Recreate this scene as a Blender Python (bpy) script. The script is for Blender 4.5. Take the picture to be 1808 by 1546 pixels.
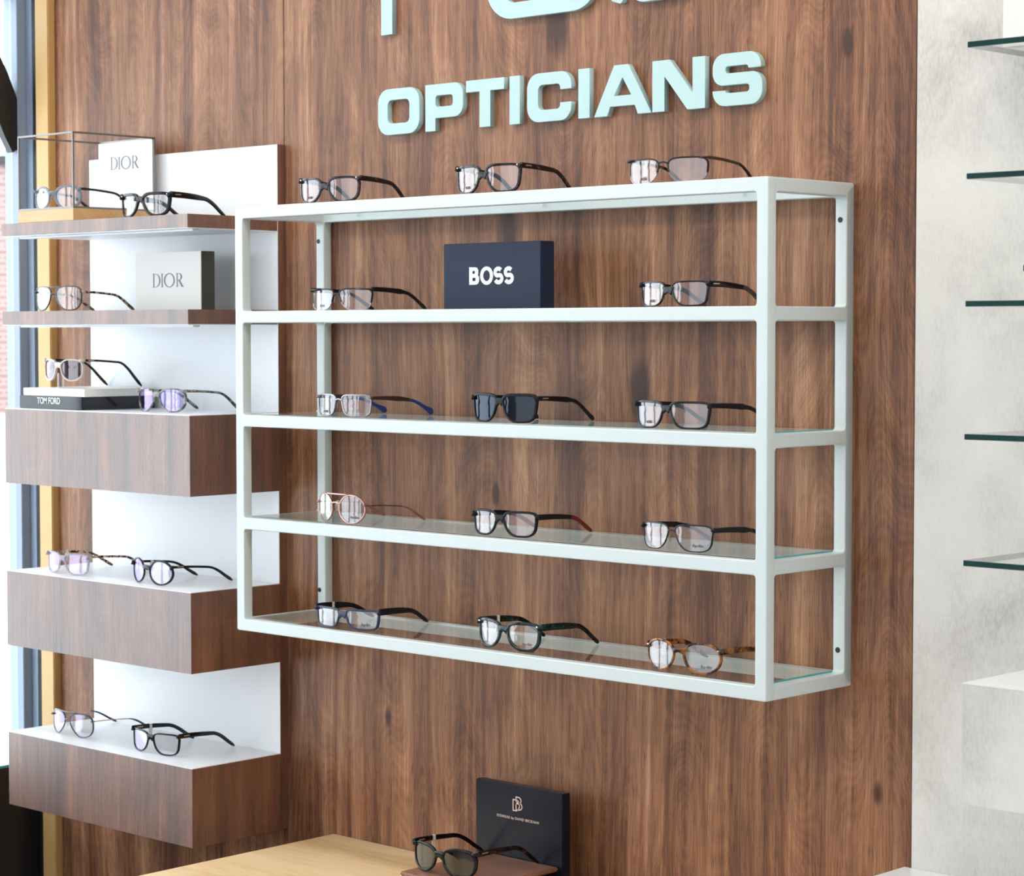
import bpy, bmesh, math, random
from mathutils import Vector, Matrix
from math import sin, cos, pi, radians, sqrt

for o in list(bpy.data.objects): bpy.data.objects.remove(o, do_unlink=True)
scene = bpy.context.scene
COL = scene.collection

# ------------------------------------------------------------------ camera
F_PX, CX, CY, CZ, YAW, PITCH, ROLL = 4048.017, 3.18861, -2.87069, 0.537, -0.756213, -0.046283, -0.000634
cam = bpy.data.cameras.new('camera'); cam_o = bpy.data.objects.new('camera', cam); COL.objects.link(cam_o)
cam.sensor_fit = 'HORIZONTAL'; cam.sensor_width = 36.0; cam.lens = F_PX / 1808 * 36.0
cam.clip_start = 0.05; cam.clip_end = 300
d = Vector((sin(YAW) * cos(PITCH), cos(YAW) * cos(PITCH), sin(PITCH)))
r = Vector((cos(YAW), -sin(YAW), 0)); u = r.cross(d)
r2 = r * cos(ROLL) + u * sin(ROLL); u2 = u * cos(ROLL) - r * sin(ROLL)
cam_o.matrix_world = Matrix(((r2.x, u2.x, -d.x, CX), (r2.y, u2.y, -d.y, CY), (r2.z, u2.z, -d.z, CZ), (0, 0, 0, 1)))
cam.dof.use_dof = True; cam.dof.focus_distance = 3.75; cam.dof.aperture_fstop = 11.0
scene.camera = cam_o

# ------------------------------------------------------------------ view, world, lights
scene.view_settings.view_transform = 'Standard'; scene.view_settings.look = 'None'
scene.view_settings.gamma = 1.0; scene.view_settings.use_curve_mapping = False
scene.view_settings.exposure = 0.0
w = bpy.data.worlds.new('daylight'); scene.world = w; w.use_nodes = True
bg = w.node_tree.nodes['Background']; bg.inputs[0].default_value = (0.86, 0.93, 1.0, 1); bg.inputs[1].default_value = 5.0

def area(name, loc, rot, sx, sy, power, color):
    l = bpy.data.lights.new(name, 'AREA'); l.shape = 'RECTANGLE'; l.size = sx; l.size_y = sy
    l.energy = power; l.color = color
    o = bpy.data.objects.new(name, l); COL.objects.link(o); o.location = loc; o.rotation_euler = rot
    return o
# ceiling luminaires of the shop
area('ceiling_lamp', (0.9, -0.75, 1.88), (0, 0, 0), 2.6, 0.22, 21, (1.0, 0.93, 0.84))
area('ceiling_lamp', (2.6, -1.6, 1.88), (0, radians(20), 0), 1.2, 1.6, 36, (1.0, 0.93, 0.85))
# daylight through the shop front behind the photographer
area('shopfront_daylight', (0.4, -5.2, 0.5), (radians(90), 0, 0), 4.2, 2.6, 54, (0.82, 0.91, 1.0))

# ------------------------------------------------------------------ materials
def mat(name):
    m = bpy.data.materials.new(name); m.use_nodes = True
    nt = m.node_tree; return m, nt, nt.nodes['Principled BSDF']
def N(nt, t, **k):
    n = nt.nodes.new(t)
    for a, b in k.items(): setattr(n, a, b)
    return n
def plain(name, col, rough=0.4, metal=0.0, spec=0.5, bump=0.0, bscale=400, var=0.0, coat=0.0):
    m, nt, p = mat(name)
    p.inputs['Base Color'].default_value = (*col, 1); p.inputs['Roughness'].default_value = rough
    p.inputs['Metallic'].default_value = metal; p.inputs['Specular IOR Level'].default_value = spec
    p.inputs['Coat Weight'].default_value = coat
    tc = N(nt, 'ShaderNodeTexCoord'); no = N(nt, 'ShaderNodeTexNoise'); no.inputs['Scale'].default_value = bscale
    nt.links.new(tc.outputs['Object'], no.inputs['Vector'])
    if var:
        n2 = N(nt, 'ShaderNodeTexNoise'); n2.inputs['Scale'].default_value = bscale * 0.1; nt.links.new(tc.outputs['Object'], n2.inputs['Vector'])
        mx = N(nt, 'ShaderNodeMix', data_type='RGBA'); mx.inputs[6].default_value = (*[c * (1 - var) for c in col], 1); mx.inputs[7].default_value = (*[min(1, c * (1 + var)) for c in col], 1)
        nt.links.new(n2.outputs[0], mx.inputs[0]); nt.links.new(mx.outputs[2], p.inputs['Base Color'])
    if bump:
        b = N(nt, 'ShaderNodeBump'); b.inputs['Strength'].default_value = bump; b.inputs['Distance'].default_value = 0.0004
        nt.links.new(no.outputs[0], b.inputs['Height']); nt.links.new(b.outputs[0], p.inputs['Normal'])
    return m

def math_n(nt, op, a, b=None, c=None):
    n = N(nt, 'ShaderNodeMath', operation=op)
    for i, x in enumerate((a, b, c)):
        if x is None: continue
        if isinstance(x, (int, float)): n.inputs[i].default_value = x
        else: nt.links.new(x, n.inputs[i])
    return n.outputs[0]
def comb(nt, x, y, z=0.0):
    n = N(nt, 'ShaderNodeCombineXYZ')
    for i, v in enumerate((x, y, z)):
        if isinstance(v, (int, float)): n.inputs[i].default_value = v
        else: nt.links.new(v, n.inputs[i])
    return n.outputs[0]
def noise(nt, vec, scale=1.0, detail=2.0, rough=0.5, dist=0.0):
    n = N(nt, 'ShaderNodeTexNoise'); n.inputs['Scale'].default_value = scale; n.inputs['Detail'].default_value = detail
    n.inputs['Roughness'].default_value = rough; n.inputs['Distortion'].default_value = dist
    nt.links.new(vec, n.inputs['Vector']); return n.outputs[0]
def ramp(nt, fac, stops):
    n = N(nt, 'ShaderNodeValToRGB'); e = n.color_ramp.elements
    while len(e) < len(stops): e.new(0.5)
    for i, (p_, c) in enumerate(stops): e[i].position = p_; e[i].color = (*c, 1) if len(c) == 3 else c
    nt.links.new(fac, n.inputs[0]); return n.outputs[0]

def wood(name, stops, along='z', seed=0.0, rough=0.42, knots=(), freq=1.0, spec=0.5, figure=0.075, ior=1.5, hue_k=3.0):
    """Veneer: u runs across the grain, v along it (object space)."""
    m, nt, p = mat(name)
    tc = N(nt, 'ShaderNodeTexCoord'); sp = N(nt, 'ShaderNodeSeparateXYZ'); nt.links.new(tc.outputs['Object'], sp.inputs[0])
    X, Y, Z = sp.outputs
    if along == 'z': uu = math_n(nt, 'MULTIPLY_ADD', Y, 0.93, X); vv = Z
    elif along == 'y': uu = math_n(nt, 'MULTIPLY_ADD', Z, 1.0, X); vv = Y
    else: uu = math_n(nt, 'MULTIPLY_ADD', Z, 1.0, Y); vv = X
    uu = math_n(nt, 'ADD', math_n(nt, 'MULTIPLY', uu, freq), seed)
    # a slow wander of the grain
    wv = noise(nt, comb(nt, math_n(nt, 'MULTIPLY', uu, 3.5), math_n(nt, 'MULTIPLY', vv, 1.3)), 1.0, 2.0)
    wob = math_n(nt, 'MULTIPLY', math_n(nt, 'SUBTRACT', wv, 0.5), 0.035)
    knot_dark = None
    for (ku, kv, kr) in knots:
        du = math_n(nt, 'SUBTRACT', math_n(nt, 'SUBTRACT', uu, seed), ku * freq); dv = math_n(nt, 'MULTIPLY', math_n(nt, 'SUBTRACT', vv, kv), 0.45)
        dd = math_n(nt, 'SQRT', math_n(nt, 'ADD', math_n(nt, 'MULTIPLY', du, du), math_n(nt, 'MULTIPLY', dv, dv)))
        g = math_n(nt, 'SUBTRACT', 1.0, math_n(nt, 'SMOOTH_MIN', math_n(nt, 'DIVIDE', dd, kr), 1.0, 0.2)); 
        g = math_n(nt, 'MAXIMUM', g, 0.0)
        knot_dark = g if knot_dark is None else math_n(nt, 'MAXIMUM', knot_dark, g)
    u_ = math_n(nt, 'ADD', uu, wob)
    fine = noise(nt, comb(nt, math_n(nt, 'MULTIPLY', u_, 380.0), math_n(nt, 'MULTIPLY', vv, 9.0)), 1.0, 3.0, 0.6)
    mid = noise(nt, comb(nt, math_n(nt, 'MULTIPLY', u_, 70.0), math_n(nt, 'MULTIPLY', vv, 1.1)), 1.0, 4.0, 0.6, 0.2)
    broad = noise(nt, comb(nt, math_n(nt, 'MULTIPLY', u_, 17.0), math_n(nt, 'MULTIPLY', vv, 0.45)), 1.0, 2.0, 0.5)
    blot = noise(nt, comb(nt, math_n(nt, 'MULTIPLY', uu, 11.0), math_n(nt, 'MULTIPLY', vv, 4.5)), 1.0, 2.0, 0.5, 0.6)
    # cathedral figure: contour lines of a stretched noise
    cf = noise(nt, comb(nt, math_n(nt, 'MULTIPLY', uu, 7.0), math_n(nt, 'MULTIPLY', vv, 1.6), 3.0), 1.0, 1.0, 0.4)
    cath = math_n(nt, 'PINGPONG', math_n(nt, 'MULTIPLY', cf, 17.0), 0.5)
    f = math_n(nt, 'MULTIPLY', fine, 0.26)
    f = math_n(nt, 'MULTIPLY_ADD', mid, 0.34, f)
    f = math_n(nt, 'MULTIPLY_ADD', broad, 0.40, f)
    f = math_n(nt, 'MULTIPLY_ADD', cath, figure, f)
    f = math_n(nt, 'MULTIPLY_ADD', blot, 0.18, f)
    f = math_n(nt, 'SUBTRACT', f, 0.095 + figure * .25)
    if knot_dark is not None: f = math_n(nt, 'MULTIPLY_ADD', knot_dark, -0.30, f)
    pores = noise(nt, comb(nt, math_n(nt, 'MULTIPLY', u_, 820.0), math_n(nt, 'MULTIPLY', vv, 34.0), 9.0), 1.0, 1.0, 0.5)
    f = math_n(nt, 'MULTIPLY_ADD', math_n(nt, 'MAXIMUM', math_n(nt, 'SUBTRACT', pores, 0.56), 0.0), -0.55, f)
    # fine growth lines following the figure
    lines = math_n(nt, 'PINGPONG', math_n(nt, 'MULTIPLY', cf, 75.0), 0.5)
    f = math_n(nt, 'MULTIPLY_ADD', math_n(nt, 'SUBTRACT', lines, 0.25), figure * 0.85, f)
    col = ramp(nt, f, stops)
    hue = noise(nt, comb(nt, math_n(nt, 'MULTIPLY', uu, 21.0), math_n(nt, 'MULTIPLY', vv, 2.2), 5.0), 1.0, 3.0, 0.6, 0.5)
    hmix = N(nt, 'ShaderNodeMix', data_type='RGBA', blend_type='MULTIPLY'); hmix.inputs[7].default_value = (.84, .80, .93, 1)
    nt.links.new(math_n(nt, 'MULTIPLY', math_n(nt, 'MAXIMUM', math_n(nt, 'SUBTRACT', hue, 0.42), 0.0), hue_k), hmix.inputs[0]); nt.links.new(col, hmix.inputs[6]); col = hmix.outputs[2]
    nt.links.new(col, p.inputs['Base Color'])
    p.inputs['Roughness'].default_value = rough; p.inputs['Specular IOR Level'].default_value = spec; p.inputs['IOR'].default_value = ior
    b = N(nt, 'ShaderNodeBump'); b.inputs['Strength'].default_value = 0.12; b.inputs['Distance'].default_value = 0.0005
    nt.links.new(fine, b.inputs['Height']); nt.links.new(b.outputs[0], p.inputs['Normal'])
    return m

WALNUT = [(0.32, (0.060, 0.022, 0.012)), (0.41, (0.140, 0.055, 0.026)), (0.48, (0.235, 0.100, 0.046)), (0.55, (0.335, 0.152, 0.073)), (0.64, (0.52, 0.27, 0.142))]
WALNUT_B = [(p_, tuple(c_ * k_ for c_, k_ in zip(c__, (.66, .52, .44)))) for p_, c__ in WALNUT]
M = {}
M['walnut'] = wood('walnut_laminate', WALNUT, seed=0.0, rough=0.48, spec=0.35,
    knots=((0.4415, .2555, .011), (.7686, .4402, .028), (.1688, -.165, .010), (1.238, -.158, .010), (1.175, .971, .012), (.587, 1.05, .03), (.4757, .717, .035)))
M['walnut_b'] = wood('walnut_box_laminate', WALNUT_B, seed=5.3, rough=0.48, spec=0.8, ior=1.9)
M['walnut_plate'] = wood('walnut_plate', [(0.2, (.09, .035, .02)), (.45, (.22, .095, .055)), (.6, (.33, .15, .09)), (.8, (.48, .25, .16))], along='y', seed=2.1, rough=.3, freq=1.6)
M['oak'] = wood('oak_top', [(0.3, (.70, .44, .20)), (.5, (.86, .61, .33)), (.7, (.92, .72, .45))], along='x', seed=1.0, rough=.35, freq=.8, figure=.12, hue_k=0.0)
M['oak_base'] = wood('oak_block', [(0.2, (.50, .28, .11)), (.5, (.70, .44, .20)), (.8, (.82, .58, .33))], along='x', seed=7.0, rough=.4, freq=1.2, hue_k=0.0)
M['oak_post'] = plain('oak_trim', (.62, .38, .14), .45, var=.06, bscale=60)
M['white'] = plain('white_laminate', (.84, .85, .87), .32, spec=.5)
M['mint'] = plain('mint_powder_coat', (.67, .735, .735), .38, bump=.15, bscale=900)
M['letter'] = plain('mint_letter_paint', (.46, .635, .64), .45)
M['black_cap'] = plain('black_plastic_cap', (.006, .006, .007), .4)
M['navy'] = plain('dark_navy_card', (.015, .023, .055), .6, spec=.3, bump=.1)
M['navy_stand'] = plain('dark_gloss_stand', (.007, .009, .018), .3, spec=.3)
M['offwhite'] = plain('off_white_card', (.80, .76, .72), .4, var=.02, bscale=60)
M['panelwhite'] = plain('backdrop_card', (.76, .75, .74), .45, var=.02, bscale=60)
M['olive'] = plain('olive_grey_side', (.075, .072, .055), .5)
M['greyprint'] = plain('grey_print', (.17, .19, .22), .5)
M['whiteprint'] = plain('white_print', (.86, .88, .88), .5)
M['pinkprint'] = plain('rose_metal_print', (.80, .60, .50), .35, metal=.3)
M['blackgloss'] = plain('black_gloss', (.012, .012, .014), .08)
M['steel'] = plain('brushed_steel', (.55, .56, .58), .32, metal=.9, var=.05)
M['silverbar'] = plain('bronze_grey_bar', (.26, .25, .245), .4, metal=.85)
M['greyframe'] = plain('grey_window_frame', (.27, .33, .43), .4)
M['darkpanel'] = plain('charcoal_panel', (.020, .018, .018), .35)
M['gasket'] = plain('black_gasket', (.006, .010, .010), .5)
M['plaster'] = plain('white_plaster', (.78, .77, .75), .8, bump=.3, bscale=60)
M['floor'] = plain('grey_floor', (.38, .36, .34), .4, var=.1, bscale=30)
M['paving'] = plain('pale_paving', (.85, .86, .88), .9, var=.05, bscale=10)
M['chairblue'] = plain('pale_blue_plastic', (.35, .66, .85), .5)
M['cream'] = plain('cream_card', (.80, .80, .72), .5)

def concrete():
    m, nt, p = mat('pale_concrete_laminate')
    tc = N(nt, 'ShaderNodeTexCoord'); v = tc.outputs['Object']
    a = noise(nt, v, 5.0, 5.0, .62, .4); b = noise(nt, v, 1.6, 2.0); 
    mp = N(nt, 'ShaderNodeMapping'); mp.inputs['Scale'].default_value = (260, 260, 90); nt.links.new(v, mp.inputs[0])
    c = noise(nt, mp.outputs[0], 1.0, 2.0, .6)
    f = math_n(nt, 'MULTIPLY', a, .55); f = math_n(nt, 'MULTIPLY_ADD', b, .30, f); f = math_n(nt, 'MULTIPLY_ADD', c, .16, f)
    col = ramp(nt, f, [(.32, (.42, .385, .36)), (.43, (.61, .58, .545)), (.52, (.71, .68, .64)), (.68, (.78, .755, .715))])
    nt.links.new(col, p.inputs['Base Color']); p.inputs['Roughness'].default_value = .6; p.inputs['Specular IOR Level'].default_value = .3
    return m
M['concrete'] = concrete()

def brick():
    m, nt, p = mat('red_brick')
    tc = N(nt, 'ShaderNodeTexCoord'); sp = N(nt, 'ShaderNodeSeparateXYZ'); nt.links.new(tc.outputs['Object'], sp.inputs[0])
    b = N(nt, 'ShaderNodeTexBrick'); b.inputs['Scale'].default_value = 1.0
    b.inputs['Color1'].default_value = (.27, .15, .13, 1); b.inputs['Color2'].default_value = (.23, .115, .10, 1); b.inputs['Mortar'].default_value = (.31, .24, .225, 1)
    b.inputs['Mortar Size'].default_value = .018; b.inputs['Brick Width'].default_value = .23; b.inputs['Row Height'].default_value = .085
    nt.links.new(comb(nt, sp.outputs[0], sp.outputs[2]), b.inputs['Vector']); nt.links.new(b.outputs['Color'], p.inputs['Base Color'])
    p.inputs['Roughness'].default_value = .9
    return m
M['brick'] = brick()

def glass(name, tint=(1, 1, 1), refl=(1, 1, 1), ior=1.5, boost=0.0, rough=0.0, opac=None):
    """clear sheet: Fresnel mix of see-through and mirror"""
    m, nt, p = mat(name); nt.nodes.remove(p); out = nt.nodes['Material Output']
    tr = N(nt, 'ShaderNodeBsdfTransparent'); tr.inputs[0].default_value = (*tint, 1)
    gl = N(nt, 'ShaderNodeBsdfGlossy'); gl.inputs['Color'].default_value = (*refl, 1); gl.inputs['Roughness'].default_value = rough
    fr = N(nt, 'ShaderNodeFresnel'); fr.inputs[0].default_value = ior
    f = math_n(nt, 'ADD', fr.outputs[0], boost); f = math_n(nt, 'MINIMUM', f, 1.0)
    geo = N(nt, 'ShaderNodeNewGeometry')
    mx = N(nt, 'ShaderNodeMixShader'); nt.links.new(tr.outputs[0], mx.inputs[1]); nt.links.new(gl.outputs[0], mx.inputs[2])
    # only the outer faces mirror, so a sheet is not counted twice
    f = math_n(nt, 'MULTIPLY', f, math_n(nt, 'SUBTRACT', 1.0, math_n(nt, 'MULTIPLY', geo.outputs['Backfacing'], 0.9)))
    nt.links.new(f, mx.inputs[0])
    nt.links.new(mx.outputs[0], out.inputs[0]); return m
M['lens'] = glass('demo_lens', (.985, .985, .985), (1, .97, 1), 1.6, .015)
M['lens_purple'] = glass('coated_lens', (.985, .99, .975), (.72, .62, 1.0), 1.6, .05)
M['lens_violet'] = glass('violet_coated_lens', (.98, .98, .97), (.55, .42, 1.0), 1.6, .15)
M['lens_grey'] = glass('dark_grey_lens', (.03, .03, .04), (.45, .50, .6), 1.6, .03)
M['lens_brown'] = glass('brown_lens', (.30, .17, .14), (.9, .85, .9), 1.6, .05)
M['lens_green'] = glass('olive_brown_lens', (.16, .12, .07), (1, .95, .85), 1.6, .03)
M['shelfglass'] = glass('shelf_glass', (.955, .985, .975), (1, 1, 1), 1.45, .0)
M['pane'] = glass('window_pane', (.97, .99, .985), (1, 1, 1), 1.45, .0)
M['acrylic'] = glass('clear_acrylic', (.93, .95, .96), (1, 1, 1), 1.45, .08)
M['pad'] = glass('silicone_pad', (.86, .86, .84), (1, 1, 1), 1.4, .12, rough=.2)
M['glass_edge'] = plain('green_glass_edge', (.008, .040, .036), .12, var=.3, bscale=300)
M['teal_edge'] = plain('teal_glass_edge', (.10, .48, .50), .1, var=.5, bscale=200)
M['paper'] = plain('paper_tag', (.80, .76, .68), .8)
M['print'] = plain('lens_print_ink', (.02, .02, .03), .6)
M['rivet'] = plain('silver_rivet', (.85, .85, .85), .25, metal=.8)
M['gold'] = plain('gold_trim', (.75, .55, .28), .3, metal=.8)

def tort(name, dark, mid, light, scale=95, a=.40, b=.60, rough=.12):
    m, nt, p = mat(name)
    tc = N(nt, 'ShaderNodeTexCoord')
    f = noise(nt, tc.outputs['Object'], scale, 2.0, .5, .8)
    nt.links.new(ramp(nt, f, [(a, dark), ((a + b) / 2, mid), (b, light)]), p.inputs['Base Color'])
    p.inputs['Roughness'].default_value = rough; p.inputs['Specular IOR Level'].default_value = .4
    return m
A = {}
A['black'] = plain('black_acetate', (.004, .004, .006), .16, spec=.35)
A['matteblack'] = plain('matte_black', (.008, .008, .011), .45, spec=.25)
A['darktort'] = tort('dark_tortoise', (.006, .005, .008), (.020, .010, .012), (.12, .045, .018), a=.5, b=.75)
A['purpletort'] = tort('plum_black_acetate', (.012, .010, .016), (.035, .022, .035), (.07, .04, .05), a=.45, b=.7)
A['tort'] = tort('amber_tortoise', (.03, .010, .005), (.22, .075, .015), (.42, .15, .03), scale=75, a=.44, b=.66)
A['lighttort'] = tort('mottled_tortoise', (.03, .018, .012), (.30, .16, .07), (.62, .48, .34), scale=120, a=.42, b=.6)
A['green'] = tort('dark_green_acetate', (.003, .012, .011), (.006, .028, .026), (.03, .09, .085), scale=160, a=.4, b=.75)
A['navy'] = plain('navy_rubber', (.022, .030, .075), .40)
A['blue'] = plain('bright_blue_rubber', (.010, .045, .22), .4)
A['red'] = plain('red_rubber', (.20, .008, .010), .4)
A['khaki'] = plain('khaki_rubber', (.20, .14, .045), .5)
A['gunmetal'] = plain('gunmetal', (.10, .095, .10), .30, metal=.8)
A['silver'] = plain('satin_silver', (.33, .32, .35), .25, metal=.85)
A['blackmetal'] = plain('black_metal', (.02, .02, .024), .3, metal=.5)
A['brownmetal'] = plain('brown_metal', (.07, .045, .030), .35, metal=.5)
A['rose'] = plain('rose_gold', (.62, .33, .30), .22, metal=.85)
A['rosewine'] = plain('burgundy_metal', (.16, .050, .045), .3, metal=.4)
A['rosetip'] = plain('rose_tip', (.34, .13, .12), .3)
A['nude'] = plain('nude_acetate', (.68, .52, .44), .15, coat=.4)
def clear_acetate(name, col, trans):
    m, nt, p = mat(name); out = nt.nodes['Material Output']
    p.inputs['Base Color'].default_value = (*col, 1); p.inputs['Roughness'].default_value = .08
    tr = N(nt, 'ShaderNodeBsdfTransparent'); tr.inputs[0].default_value = (.9, .93, .97, 1)
    mx = N(nt, 'ShaderNodeMixShader'); mx.inputs[0].default_value = trans
    nt.links.new(p.outputs[0], mx.inputs[1]); nt.links.new(tr.outputs[0], mx.inputs[2]); nt.links.new(mx.outputs[0], out.inputs[0])
    return m
A['bluecrystal'] = clear_acetate('blue_grey_crystal', (.20, .27, .35), .40)
A['crystal'] = clear_acetate('lilac_crystal', (.50, .48, .56), .50)
A['horn'] = tort('grey_horn', (.03, .03, .032), (.16, .15, .14), (.42, .38, .33), scale=60, a=.38, b=.62)

# ------------------------------------------------------------------ object helpers
def setp(o, label=None, cat=None, group=None, kind=None):
    if label: o['label'] = label
    if cat: o['category'] = cat
    if group: o['group'] = group
    if kind: o['kind'] = kind
    return o
def thing(name, label, cat, loc=(0, 0, 0), group=None, rz=0.0):
    o = bpy.data.objects.new(name, None); o.empty_display_size = .02; COL.objects.link(o); o.location = loc; o.rotation_euler = (0, 0, rz)
    return setp(o, label, cat, group)
def link(name, me, m, parent=None, smooth=False):
    o = bpy.data.objects.new(name, me); COL.objects.link(o)
    if m is not None:
        me.materials.clear()
        for mm in (m if isinstance(m, (list, tuple)) else [m]): me.materials.append(mm)
    if parent: o.parent = parent
    if smooth:
        for p in me.polygons: p.use_smooth = True
    return o
def bx(bm, x0, x1, y0, y1, z0, z1, mi=0):
    v = [bm.verts.new((x, y, z)) for x in (x0, x1) for y in (y0, y1) for z in (z0, z1)]
    for f in ((0, 1, 3, 2), (4, 6, 7, 5), (0, 4, 5, 1), (2, 3, 7, 6), (0, 2, 6, 4), (1, 5, 7, 3)):
        bm.faces.new([v[i] for i in f]).material_index = mi
def done(bm, name, m, parent=None, bevel=0.0, seg=2, smooth=False):
    bmesh.ops.recalc_face_normals(bm, faces=bm.faces)
    if bevel: bmesh.ops.bevel(bm, geom=list(bm.edges), offset=bevel, segments=seg, affect='EDGES', clamp_overlap=True)
    me = bpy.data.meshes.new(name); bm.to_mesh(me); bm.free()
    return link(name, me, m, parent, smooth)
def box(name, m, x0, x1, y0, y1, z0, z1, parent=None, bevel=0.0008, seg=2):
    bm = bmesh.new(); bx(bm, x0, x1, y0, y1, z0, z1)
    return done(bm, name, m, parent, bevel, seg)

def fillet(pts, n=6):
    """[(x, y, r)] closed polygon with rounded corners"""
    out = []; L = len(pts)
    for i in range(L):
        p = Vector(pts[i][:2]); rr = pts[i][2] if len(pts[i]) > 2 else 0
        if rr <= 0: out.append(p); continue
        a = Vector(pts[i - 1][:2]) - p; b = Vector(pts[(i + 1) % L][:2]) - p
        a.normalize(); b.normalize(); ang = a.angle(b); t = rr / math.tan(ang / 2)
        c = p + (a + b).normalized() * (rr / sin(ang / 2)); s = p + a * t; e = p + b * t
        a0 = math.atan2(s.y - c.y, s.x - c.x); a1 = math.atan2(e.y - c.y, e.x - c.x); dd = (a1 - a0 + pi) % (2 * pi) - pi
        for k in range(n + 1): q = a0 + dd * k / n; out.append(c + Vector((cos(q), sin(q))) * rr)
    return out
def rr(x0, y0, x1, y1, r_): return [(x0, y0, r_), (x1, y0, r_), (x1, y1, r_), (x0, y1, r_)]
def curve_mesh(name, loops, depth, bevel=0.0, n=6):
    """flat outline (first loop outer, others holes) given in x,z; thickness along +y from 0"""
    cu = bpy.data.curves.new(name, 'CURVE'); cu.dimensions = '2D'; cu.fill_mode = 'BOTH'
    cu.extrude = depth / 2 - bevel; cu.bevel_depth = bevel; cu.bevel_resolution = 2; cu.offset = -bevel
    for lp in loops:
        pts = fillet(lp, n); s = cu.splines.new('POLY'); s.points.add(len(pts) - 1); s.use_cyclic_u = True
        for k, q in enumerate(pts): s.points[k].co = (q.x, q.y, 0, 1)
    o = bpy.data.objects.new(name, cu); COL.objects.link(o); dg = bpy.context.evaluated_depsgraph_get()
    me = bpy.data.meshes.new_from_object(o.evaluated_get(dg)); bpy.data.objects.remove(o, do_unlink=True); bpy.data.curves.remove(cu)
    me.transform(Matrix(((1, 0, 0, 0), (0, 0, -1, depth / 2), (0, 1, 0, 0), (0, 0, 0, 1)))); me.name = name
    return me
def text_mesh(name, body, width, height, depth=.0006, offset=0.0, shear=0.0, spacing=1.0):
    """lettering facing -y, lower left at origin, stretched to width x height"""
    cu = bpy.data.curves.new(name, 'FONT'); cu.body = body; cu.extrude = .01; cu.offset = offset; cu.shear = shear; cu.space_character = spacing
    o = bpy.data.objects.new(name, cu); COL.objects.link(o); dg = bpy.context.evaluated_depsgraph_get()
    me = bpy.data.meshes.new_from_object(o.evaluated_get(dg)); bpy.data.objects.remove(o, do_unlink=True); bpy.data.curves.remove(cu)
    xs = [v.co.x for v in me.vertices]; ys = [v.co.y for v in me.vertices]
    x0, x1, y0, y1 = min(xs), max(xs), min(ys), max(ys); sx = width / (x1 - x0); sy = height / (y1 - y0)
    for v in me.vertices:
        x, y, z = v.co; v.co = ((x - x0) * sx, -z / .02 * depth, (y - y0) * sy)
    return me
def join_mesh(name, meshes):
    bm = bmesh.new()
    for me, off in meshes:
        k = len(bm.verts); bm.from_mesh(me); bm.verts.ensure_lookup_table()
        for v in bm.verts[k:]: v.co += Vector(off)
    me = bpy.data.meshes.new(name); bm.to_mesh(me); bm.free(); return me

# ------------------------------------------------------------------ the room
ZF, ZC = -1.15, 1.92
bm = bmesh.new(); bx(bm, -.8405, -.1108, 0, .02, ZF, ZC); bx(bm, -.1096, 1.2975, 0, .02, ZF, ZC)
setp(done(bm, 'wall_back', M['walnut'], bevel=.0006), 'walnut laminate wall behind the mint frame', kind='structure')
setp(box('trim_1', M['oak_post'], -.8875, -.8412, -.017, .06, ZF, ZC, bevel=.002), kind='structure')
bm = bmesh.new(); bx(bm, -1.02, 3.4, .0202, .06, ZF, ZC)
setp(done(bm, 'wall_backing', M['gasket']), kind='structure')
setp(box('wall_right', M['concrete'], 1.3115, 3.4, -.02, .02, ZF, ZC, bevel=.0006), 'pale concrete-look wall panel right of the walnut', kind='structure')
setp(box('trim_2', M['gasket'], 1.2978, 1.3112, .004, .0201, ZF, ZC, bevel=0), kind='structure')
setp(box('floor', M['floor'], -1.02, 5.2, -5.6, .06, ZF - .05, ZF, bevel=0), kind='structure')
setp(box('ceiling', M['plaster'], -1.02, 5.2, -5.6, .06, ZC, ZC + .05, bevel=0), kind='structure')
setp(box('wall_far', M['plaster'], 5.2, 5.25, -5.6, .06, ZF, ZC, bevel=0), kind='structure')
setp(box('wall_front', M['plaster'], -1.02, 5.2, -5.65, -5.6, ZF, ZC, bevel=0), kind='structure')
setp(box('wall_side', M['plaster'], 3.4, 5.2, .0, .06, ZF, ZC, bevel=0), kind='structure')
# shop window, running away from the corner on the left
ws = thing('window_1', 'tall shop window with grey frame left of the shelves', 'window'); ws['kind'] = 'structure'; del ws['category']
bm = bmesh.new()
bx(bm, -1.0, -.95, -.018, .02, -.38, ZC)                      # end stile
bx(bm, -.9495, -.926, .003, .02, -.38, ZC)
for yy in (-.62, -1.25, -1.85, -2.45, -3.05): bx(bm, -1.0, -.95, yy - .035, yy + .035, -.38, ZC)
bx(bm, -1.0, -.95, -5.6, -3.4, -.38, ZC)
bx(bm, -1.0, -.95, -5.6, -.02, 1.86, ZC)
bx(bm, -1.0, -.95, -5.6, -.02, 1.25, 1.30)
done(bm, 'window_frame', M['greyframe'], ws, .0015)
bm = bmesh.new(); bx(bm, -1.01, -.93, -5.6, -.02, -.392, -.386); done(bm, 'window_sill', M['teal_edge'], ws, .001)
bm = bmesh.new(); bx(bm, -.978, -.972, -5.59, -.0182, -.38, 1.86); done(bm, 'pane', M['pane'], ws)
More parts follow.
